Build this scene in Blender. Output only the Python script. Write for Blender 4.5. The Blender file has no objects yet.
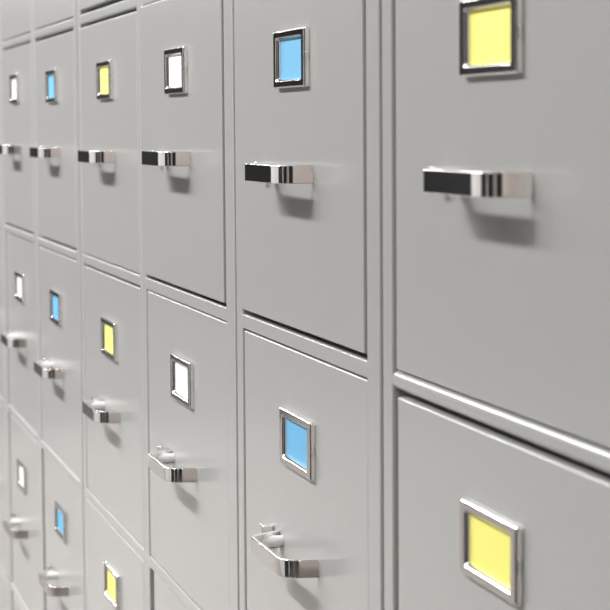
import bpy, bmesh, math
from mathutils import Matrix, Vector

sc = bpy.context.scene
COL = sc.collection

# ------------------------------------------------------------------ materials
def principled(name, color, rough=0.5, metal=0.0, spec=0.5, coat=0.0):
    m = bpy.data.materials.new(name); m.use_nodes = True
    b = m.node_tree.nodes['Principled BSDF']
    b.inputs['Base Color'].default_value = (*color, 1)
    b.inputs['Roughness'].default_value = rough
    b.inputs['Metallic'].default_value = metal
    b.inputs['Specular IOR Level'].default_value = spec
    b.inputs['Coat Weight'].default_value = coat
    return m

def add_noise(m, scale, bump, c0=None, c1=None, rough=None):
    nt = m.node_tree; b = nt.nodes['Principled BSDF']
    tc = nt.nodes.new('ShaderNodeTexCoord')
    nz = nt.nodes.new('ShaderNodeTexNoise')
    nz.inputs['Scale'].default_value = scale; nz.inputs['Detail'].default_value = 3
    nt.links.new(tc.outputs['Object'], nz.inputs['Vector'])
    if bump:
        bp = nt.nodes.new('ShaderNodeBump')
        bp.inputs['Strength'].default_value = bump; bp.inputs['Distance'].default_value = 0.001
        nt.links.new(nz.outputs['Fac'], bp.inputs['Height'])
        nt.links.new(bp.outputs['Normal'], b.inputs['Normal'])
    if c0:
        rp = nt.nodes.new('ShaderNodeValToRGB')
        rp.color_ramp.elements[0].position = 0.3; rp.color_ramp.elements[1].position = 0.7
        rp.color_ramp.elements[0].color = (*c0, 1); rp.color_ramp.elements[1].color = (*c1, 1)
        nt.links.new(nz.outputs['Fac'], rp.inputs['Fac'])
        nt.links.new(rp.outputs['Color'], b.inputs['Base Color'])
    if rough:
        mr = nt.nodes.new('ShaderNodeMapRange')
        mr.inputs['To Min'].default_value = rough[0]; mr.inputs['To Max'].default_value = rough[1]
        nt.links.new(nz.outputs['Fac'], mr.inputs['Value'])
        nt.links.new(mr.outputs['Result'], b.inputs['Roughness'])
    return m

PAINT = add_noise(principled('grey_enamel_paint', (0.40, 0.40, 0.385), 0.27, spec=0.42), 300, 0.006,
                  (0.420, 0.420, 0.414), (0.428, 0.428, 0.422), (0.185, 0.21))
INNER = principled('dark_cabinet_interior', (0.05, 0.05, 0.05), 0.6)
CHROME = principled('chrome', (0.80, 0.79, 0.78), 0.07, 1.0)
SATIN = principled('satin_nickel', (0.90, 0.90, 0.90), 0.30, 0.0)
CARD = {'yellow': principled('yellow_card', (0.96, 0.91, 0.21), 0.55),
        'blue': principled('blue_card', (0.13, 0.43, 0.70), 0.55),
        'white': principled('white_card', (0.95, 0.95, 0.95), 0.55)}
FLOOR = add_noise(principled('beige_vinyl_floor', (0.5, 0.45, 0.41), 0.35), 12, 0,
                  (0.145, 0.130, 0.118), (0.17, 0.153, 0.140))
WALL = add_noise(principled('off_white_wall', (0.6, 0.57, 0.54), 0.8), 40, 0.1)
TAN = add_noise(principled('tan_wall', (0.74, 0.67, 0.63), 0.8), 40, 0.1)
REFL_WHITE = principled('white_reflected_strip', (0.85, 0.85, 0.85), 0.5)  # for the added unseen strips mirrored in the handles
REFL_GREY = principled('grey_reflected_band', (0.36, 0.36, 0.36), 0.8)  # for the added unseen band mirrored in the upper drawers
MID = principled('pale_grey_wall', (0.5, 0.5, 0.5), 0.8)
DARKFLOOR = principled('dark_reflected_floor', (0.03, 0.03, 0.032), 0.9)  # unseen far floor, dark only for its reflection
DARKWALL = add_noise(principled('charcoal_wall', (0.020, 0.019, 0.021), 0.8), 40, 0.1)
CEIL = principled('white_ceiling', (0.75, 0.74, 0.72), 0.8)
DIFFUSER = principled('lamp_diffuser', (0.9, 0.9, 0.9), 0.5)

# ------------------------------------------------------------------ mesh helpers
def add_box(bm, x0, x1, y0, y1, z0, z1, r=0.0, segs=2):
    t = bmesh.new()
    bmesh.ops.create_cube(t, size=1)
    bmesh.ops.scale(t, vec=(x1 - x0, y1 - y0, z1 - z0), verts=t.verts)
    bmesh.ops.translate(t, vec=((x0 + x1) / 2, (y0 + y1) / 2, (z0 + z1) / 2), verts=t.verts)
    if r > 0:
        bmesh.ops.bevel(t, geom=t.edges[:], offset=r, offset_type='OFFSET', segments=segs,
                        profile=0.5, affect='EDGES', clamp_overlap=True)
    me = bpy.data.meshes.new('tmp'); t.to_mesh(me); t.free()
    bm.from_mesh(me); bpy.data.meshes.remove(me)

def make(name, bm, mat, parent=None, loc=(0, 0, 0), smooth=True):
    me = bpy.data.meshes.new(name)
    bmesh.ops.recalc_face_normals(bm, faces=bm.faces)
    bm.to_mesh(me); bm.free()
    me.materials.append(mat)
    if smooth:
        for p in me.polygons: p.use_smooth = True
        me.set_sharp_from_angle(angle=math.radians(50))
    o = bpy.data.objects.new(name, me); COL.objects.link(o)
    if smooth:
        wn = o.modifiers.new('weighted_normals', 'WEIGHTED_NORMAL'); wn.keep_sharp = True; wn.weight = 90
    o.location = loc
    if parent: o.parent = parent
    return o

def loft(bm, rings, closed=False):
    """join equal rings of coordinates into a skin; caps the ends unless closed"""
    vr = [[bm.verts.new(c) for c in ring] for ring in rings]
    n = len(rings[0]); m = len(vr)
    for i in range(m if closed else m - 1):
        a, b = vr[i], vr[(i + 1) % m]
        for j in range(n):
            bm.faces.new((a[j], a[(j + 1) % n], b[(j + 1) % n], b[j]))
    if not closed:
        bm.faces.new(vr[0]); bm.faces.new(vr[-1][::-1])

# ---- chrome bow handle: a flat band bent to a U, standing out towards -y
H_OUT, H_H, H_T = 0.0290, 0.0145, 0.0028
def half_path(base, tilt, rad):
    """plan outline of one half of the bow: straight splayed leg, rounded corner, start of the flat plate"""
    a0 = math.radians(tilt)
    yc = -(H_OUT - rad)                                  # corner circle centre
    ly = yc - rad * math.sin(a0)                         # where the leg meets the circle
    xc = base + ly * math.tan(a0) - rad * math.cos(a0)
    path = []                                            # (x, y, nx, ny)  n = outward
    for t in (0.0, 0.06, 0.94):
        path.append((base + t * ly * math.tan(a0), t * ly, math.cos(a0), -math.sin(a0)))
    for k in range(0, 13):
        a = a0 + (math.pi / 2 - a0) * k / 12
        path.append((xc + rad * math.cos(a), yc - rad * math.sin(a), math.cos(a), -math.sin(a)))
    path.append((xc - 0.0015, -H_OUT, 0, -1))
    return path
def handle_mesh():
    bm = bmesh.new()
    path = half_path(0.0605, 9.0, 0.0185)
    for x, y, nx, ny in reversed(half_path(0.075, 36.0, 0.0075)):
        path.append((-x, y, -nx, ny))
    e = 0.0009
    prof = []                                            # (depth inward, z) rounded rectangle
    hz, ht = H_H / 2, H_T
    for cx, cz, a0 in ((e, hz - e, 90), (ht - e, hz - e, 0), (ht - e, -hz + e, -90), (e, -hz + e, -180)):
        for s in range(4):
            a = math.radians(a0 + (90 - s * 30))
            prof.append((cx + e * math.cos(a), cz + e * math.sin(a)))
    rings = [[(x - nx * d, y - ny * d, z) for d, z in prof] for x, y, nx, ny in path]
    loft(bm, rings)
    return bm

def latch_mesh():
    """short round-nosed barrel of the thumb catch, just past the far leg"""
    bm = bmesh.new()
    x = -0.0630
    rings = []
    for y, r in ((0.0, 0.0047), (-0.0190, 0.0047), (-0.0214, 0.0041), (-0.0230, 0.0030), (-0.0237, 0.0014)):
        rings.append([(x + r * math.cos(2 * math.pi * k / 20), y, r * math.sin(2 * math.pi * k / 20)) for k in range(20)])
    loft(bm, rings)
    return bm
def stud_mesh():
    bm = bmesh.new()
    add_box(bm, -0.104, -0.094, -0.0098, 0.0, -0.0055, 0.0075, 0.0009, 3)
    return bm

# ---- chrome card frame
L_W, L_H, L_D = 0.104, 0.046, 0.0046
def holder_mesh():
    bm = bmesh.new()
    def rect(w, h, y, r):
        pts = []
        for sx, sz, a0 in ((1, 1, 0), (-1, 1, 90), (-1, -1, 180), (1, -1, 270)):
            for s in range(4):
                a = math.radians(a0 + 30 * s)
                pts.append((sx * (w / 2 - r) + r * math.cos(a), y, sz * (h / 2 - r) + r * math.sin(a)))
        return pts
    bx, bz = 0.0094, 0.0062
    rings = [rect(L_W, L_H, 0.0, 0.0016), rect(L_W, L_H, -L_D + 0.0016, 0.0016),
             rect(L_W - 0.0006, L_H - 0.0006, -L_D + 0.0007, 0.0016),
             rect(L_W - 0.0024, L_H - 0.0024, -L_D, 0.0014),
             rect(L_W - 0.0030, L_H - 0.0030, -L_D, 0.0014),
             rect(L_W - 2 * bx + 0.0018, L_H - 2 * bz + 0.0018, -L_D, 0.0018),
             rect(L_W - 2 * bx + 0.0012, L_H - 2 * bz + 0.0012, -L_D, 0.0018),
             rect(L_W - 2 * bx - 0.0012, L_H - 2 * bz - 0.0010, -L_D + 0.0010, 0.0014),
             rect(L_W - 2 * bx - 0.0024, L_H - 2 * bz - 0.0022, -L_D + 0.0030, 0.0012),
             rect(L_W - 2 * bx - 0.0024, L_H - 2 * bz - 0.0022, 0.0, 0.0012)]
    loft(bm, rings, closed=True)
    for s in (-1, 1):                                    # little spring bead midway up each side
        add_box(bm, s * L_W / 2 - 0.0012, s * L_W / 2 + 0.0006, -0.0034, -0.0004, -0.0040, 0.0040, 0.0008, 3)
    return bm
def card_mesh():
    bm = bmesh.new()
    add_box(bm, -L_W / 2 + 0.0086, L_W / 2 - 0.0086, -0.0012, -0.0002, -L_H / 2 + 0.0042, L_H / 2 - 0.0042)
    return bm

# ------------------------------------------------------------------ cabinets
PITCH, RAIL, ZTOP = 0.31, 0.0125, 1.31
RZ = [ZTOP - PITCH * (k - 0) for k in range(-1, 5)]       # rail tops: 1.62, 1.31, 1.00, 0.69, 0.38, 0.07
DEPTH = 0.62

proto = {}
def part_copy(key, builder, name, mat, parent, loc):
    if key not in proto:
        proto[key] = make(name, builder(), mat, parent, loc)
        return proto[key]
    o = proto[key].copy(); COL.objects.link(o); o.parent = parent; o.location = loc
    return o

DEF = dict(gt=.0012, gb=.0012, gl=.0010, gr=.0012, rec=.0)
def cabinet(label, x0, x1, dx0, dx1, color, rows, fillet, group_cards=True, edge=.0025):
    """x0..x1 carcass, dx0..dx1 drawer opening"""
    cx = (x0 + x1) / 2
    root = bpy.data.objects.new('filing_cabinet', None); COL.objects.link(root)
    root.location = (cx, 0, 0); root.empty_display_size = 0.1
    root['label'] = label; root['category'] = 'filing cabinet'
    root['group'] = 'row of grey filing cabinets'
    a0, a1, b0, b1 = x0 - cx, x1 - cx, dx0 - cx, dx1 - cx
    bm = bmesh.new()
    t = .0012
    for s0, s1 in ((a0, a0 + t), (a1 - t, a1)):
        add_box(bm, s0, s1, .006, DEPTH, .0, RZ[0] + .02)
    add_box(bm, a0 + t, a1 - t, .006, DEPTH, RZ[0] + .018, RZ[0] + .02)
    add_box(bm, a0 + t, a1 - t, DEPTH - t, DEPTH, .0, RZ[0] + .018)
    add_box(bm, a0 + t, a1 - t, .02, DEPTH - t, .03, .04)
    make('body', bm, PAINT, root)
    bm = bmesh.new()
    add_box(bm, a0, b0, 0, .030, 0, RZ[0] + .02, edge, 4)
    add_box(bm, b1, a1, 0, .030, 0, RZ[0] + .02, edge, 4)
    for k, z in enumerate(RZ):
        lo, hi = z - RAIL, z
        if k == 0: hi = z + .02
        if k == 5: lo = 0
        add_box(bm, b0 - .004, b1 + .004, .0002, .030, lo, hi, fillet, 4)
    make('frame', bm, PAINT, root)
    for k in range(5):
        d = dict(DEF); d.update(rows.get(k, {}))
        zt, zb = RZ[k] - RAIL - d['gt'], RZ[k + 1] + d['gb']
        l, r = b0 + d['gl'], b1 - d['gr']
        dc = (b0 + b1) / 2; zc = RZ[k + 1]
        bm = bmesh.new()
        add_box(bm, l - dc, r - dc, 0, .020, zb - zc, zt - zc, .0018, 3)
        add_box(bm, l - dc + .015, l - dc + .016, .019, .56, zb - zc + .02, zt - zc - .04)
        add_box(bm, r - dc - .016, r - dc - .015, .019, .56, zb - zc + .02, zt - zc - .04)
        add_box(bm, l - dc + .015, r - dc - .015, .019, .56, zb - zc + .018, zb - zc + .02)
        add_box(bm, l - dc + .015, r - dc - .015, .558, .56, zb - zc + .018, zt - zc - .04)
        dr = make('drawer', bm, PAINT, root, (dc, d['rec'], zc))
        lz = d.get('lz', .2195); hz = d.get('hz', .1300); hx = d.get('hx', 0)
        part_copy('holder', holder_mesh, 'label_holder', CHROME, dr, (0, 0, lz))
        key = 'card_' + color
        part_copy(key, card_mesh, 'label_card', CARD[color], dr, (0, 0, lz))['label'] = color + ' label card'
        part_copy('handle', handle_mesh, 'handle', CHROME, dr, (hx, 0, hz))['label'] = 'chrome bow handle'
        part_copy('latch', latch_mesh, 'latch', SATIN, dr, (hx, 0, hz))
        part_copy('stud', stud_mesh, 'latch_stud', CHROME, dr, (hx, 0, hz))
    return root

cabinet('grey steel filing cabinet with yellow label cards nearest the camera at the right', .0105, .492, .0345, .4605, 'yellow',
        {1: dict(gb=.0012, gl=.007, rec=.0008, lz=.2170, hx=.006, hz=.1325), 2: dict(gt=.0042, gl=.010, rec=.0008, lz=.2260)}, .0048, edge=.0025)
cabinet('grey filing cabinet with blue label cards, beside the nearest yellow-carded one', -.4705, .0035, -.4462, -.0305, 'blue',
        {1: dict(gb=.0046, gr=.0030, rec=-.0014, lz=.2185, hz=.1285), 2: dict(gt=.0016, gr=.0030, gl=.003, rec=.0012, lz=.2235, hz=.133)}, .0012, edge=.0025)
cabinet('grey filing cabinet with large white label cards between blue and yellow ones', -.9705, -.4765, -.9475, -.5155, 'white',
        {1: dict(gb=.0040, gr=.0032, rec=-.0018, lz=.2210, hz=.134), 2: dict(gt=.0014, gr=.0035, gl=.004, rec=.0010, lz=.2200, hz=.132),
         3: dict(rec=.002, gl=.018)}, .0012, edge=.002)
cabinet('grey filing cabinet with yellow label cards, fourth column from the right', -1.4580, -.9712, -1.4300, -.9870, 'yellow',
        {0: dict(gb=.0056), 1: dict(gt=.0040, lz=.2215), 2: dict(gt=.0026, gr=.0065, gl=.003, rec=.0012, lz=.2185),
         3: dict(lz=.224)}, .0020, edge=.0025)
cabinet('grey filing cabinet with small blue label cards, second column from the left', -1.9300, -1.4675, -1.9100, -1.4900, 'blue',
        {0: dict(gl=.008), 1: dict(gt=.0048, gb=.0035, gl=.008, lz=.223), 2: dict(gl=.007, rec=.001, lz=.219),
         3: dict(gl=.010, rec=.003)}, .0030, edge=.002)
cabinet('blurred far grey filing cabinet with the smallest white label cards, farthest column showing cards', -2.3960, -1.9308, -2.3650, -1.9600, 'white',
        {1: dict(gt=.0035, gb=.0035, lz=.2275), 2: dict(rec=.003, gl=.006, lz=.2165), 3: dict(rec=.001, gl=.020, lz=.2155), 4: dict(rec=.001, gl=.020)}, .0030, edge=.002)
cabinet('grey filing cabinet at the far left edge, only its front post showing', -2.8750, -2.4005, -2.8450, -2.4300, 'white',
        {}, .0025, edge=.003)

# ------------------------------------------------------------------ the room
def struct(name, x0, x1, y0, y1, z0, z1, mat):
    bm = bmesh.new(); add_box(bm, x0, x1, y0, y1, z0, z1)
    o = make(name, bm, mat, smooth=False); o['kind'] = 'structure'
    return o
XL, XR, YF, YB, ZC = -13.0, 4.0, -3.6, .66, 2.75
struct('floor', -7.2, XR, YF, YB, -.1, 0, FLOOR)
struct('floor', XL, -7.2, YF, YB, -.1, 0, DARKFLOOR)  # unseen far end, made dark so chrome fronts mirror black
struct('ceiling', XL, XR, YF, YB, ZC, ZC + .1, CEIL)
struct('wall_back', XL, XR, YB, YB + .1, 0, ZC, WALL)
struct('wall_front', -6.5, XR, YF - .1, YF, 0, ZC, MID)
struct('wall_front', XL, -6.5, YF - .1, YF, 0, ZC, DARKWALL)  # unseen far stretch, darkened so the nearest handle mirrors dark
struct('reflected_strip_1', XL, XL + .04, YF, YB, 1.95, ZC, REFL_GREY)  # added unseen light band, brightens reflections in the top row
struct('wall_left', XL - .1, XL, YF, YB, 0, ZC, DARKWALL)
struct('wall_right', XR, XR + .1, YF, YB, 0, ZC, TAN)
struct('reflected_strip_2', -.55, -.3, YF, YF + .07, 0, 2.4, REFL_WHITE)  # added unseen white strip, gives handle corners a bright line
struct('reflected_strip_3', 1.3, 1.55, YF, YF + .07, 0, 2.4, REFL_WHITE)  # second added white strip, mirrored in the curved chrome
struct('reflected_dark_panel_2', XR - .05, XR, -2.9, -1.25, 0, 2.3, DARKWALL)  # added dark panel, narrows the tan reflection in handle legs
struct('reflected_dark_panel_1', -.3, 3.2, YF, YF + .05, 0, 2.3, DARKWALL)  # added dark panel, mirrored as the dark part of handle bends

def lamp(x, y, w, h, power):
    ld = bpy.data.lights.new('ceiling_or_fill_light', 'AREA'); ld.shape = 'RECTANGLE'
    ld.size, ld.size_y, ld.energy = w, h, power
    ld.color = (1.0, .998, .99)
    o = bpy.data.objects.new('ceiling_or_fill_light', ld); COL.objects.link(o)
    o.location = (x, y, ZC - .02)
for k, power in enumerate((62, 62, 66, 82, 86, 86, 74, 11, 4)):
    lamp(-11.25 + 1.75 * k, -1.65, 1.35, .22, power)
lamp(3.45, -.9, .9, .22, 26)  # added fill lamp, brightens the tan wall mirrored in handle legs

w = bpy.data.worlds.new('room_ambient'); sc.world = w; w.use_nodes = True
w.node_tree.nodes['Background'].inputs['Color'].default_value = (1, .98, .95, 1)
w.node_tree.nodes['Background'].inputs['Strength'].default_value = 0.2

# ------------------------------------------------------------------ camera
F, yaw, pit, roll = 2250.13, -1.33038, -.07991, -.00684
fw = Vector((math.sin(yaw) * math.cos(pit), math.cos(yaw) * math.cos(pit), math.sin(pit)))
rt = Vector((math.cos(yaw), -math.sin(yaw), 0)); up = rt.cross(fw)
c, s = math.cos(roll), math.sin(roll)
r2 = c * rt + s * up; u2 = -s * rt + c * up
cd = bpy.data.cameras.new('camera'); co = bpy.data.objects.new('camera', cd); COL.objects.link(co)
M = Matrix((r2, u2, -fw)).transposed().to_4x4(); M.translation = (1.49305, -.41802, 1.16634)
co.matrix_world = M
cd.sensor_width = 36; cd.lens = F / 610 * 36; cd.clip_start = .05
cd.dof.use_dof = True; cd.dof.focus_distance = 1.92; cd.dof.aperture_fstop = 20
sc.camera = co

sc.view_settings.view_transform = 'Standard'; sc.view_settings.look = 'None'
sc.view_settings.gamma = 1; sc.view_settings.use_curve_mapping = False
sc.view_settings.exposure = 0.0
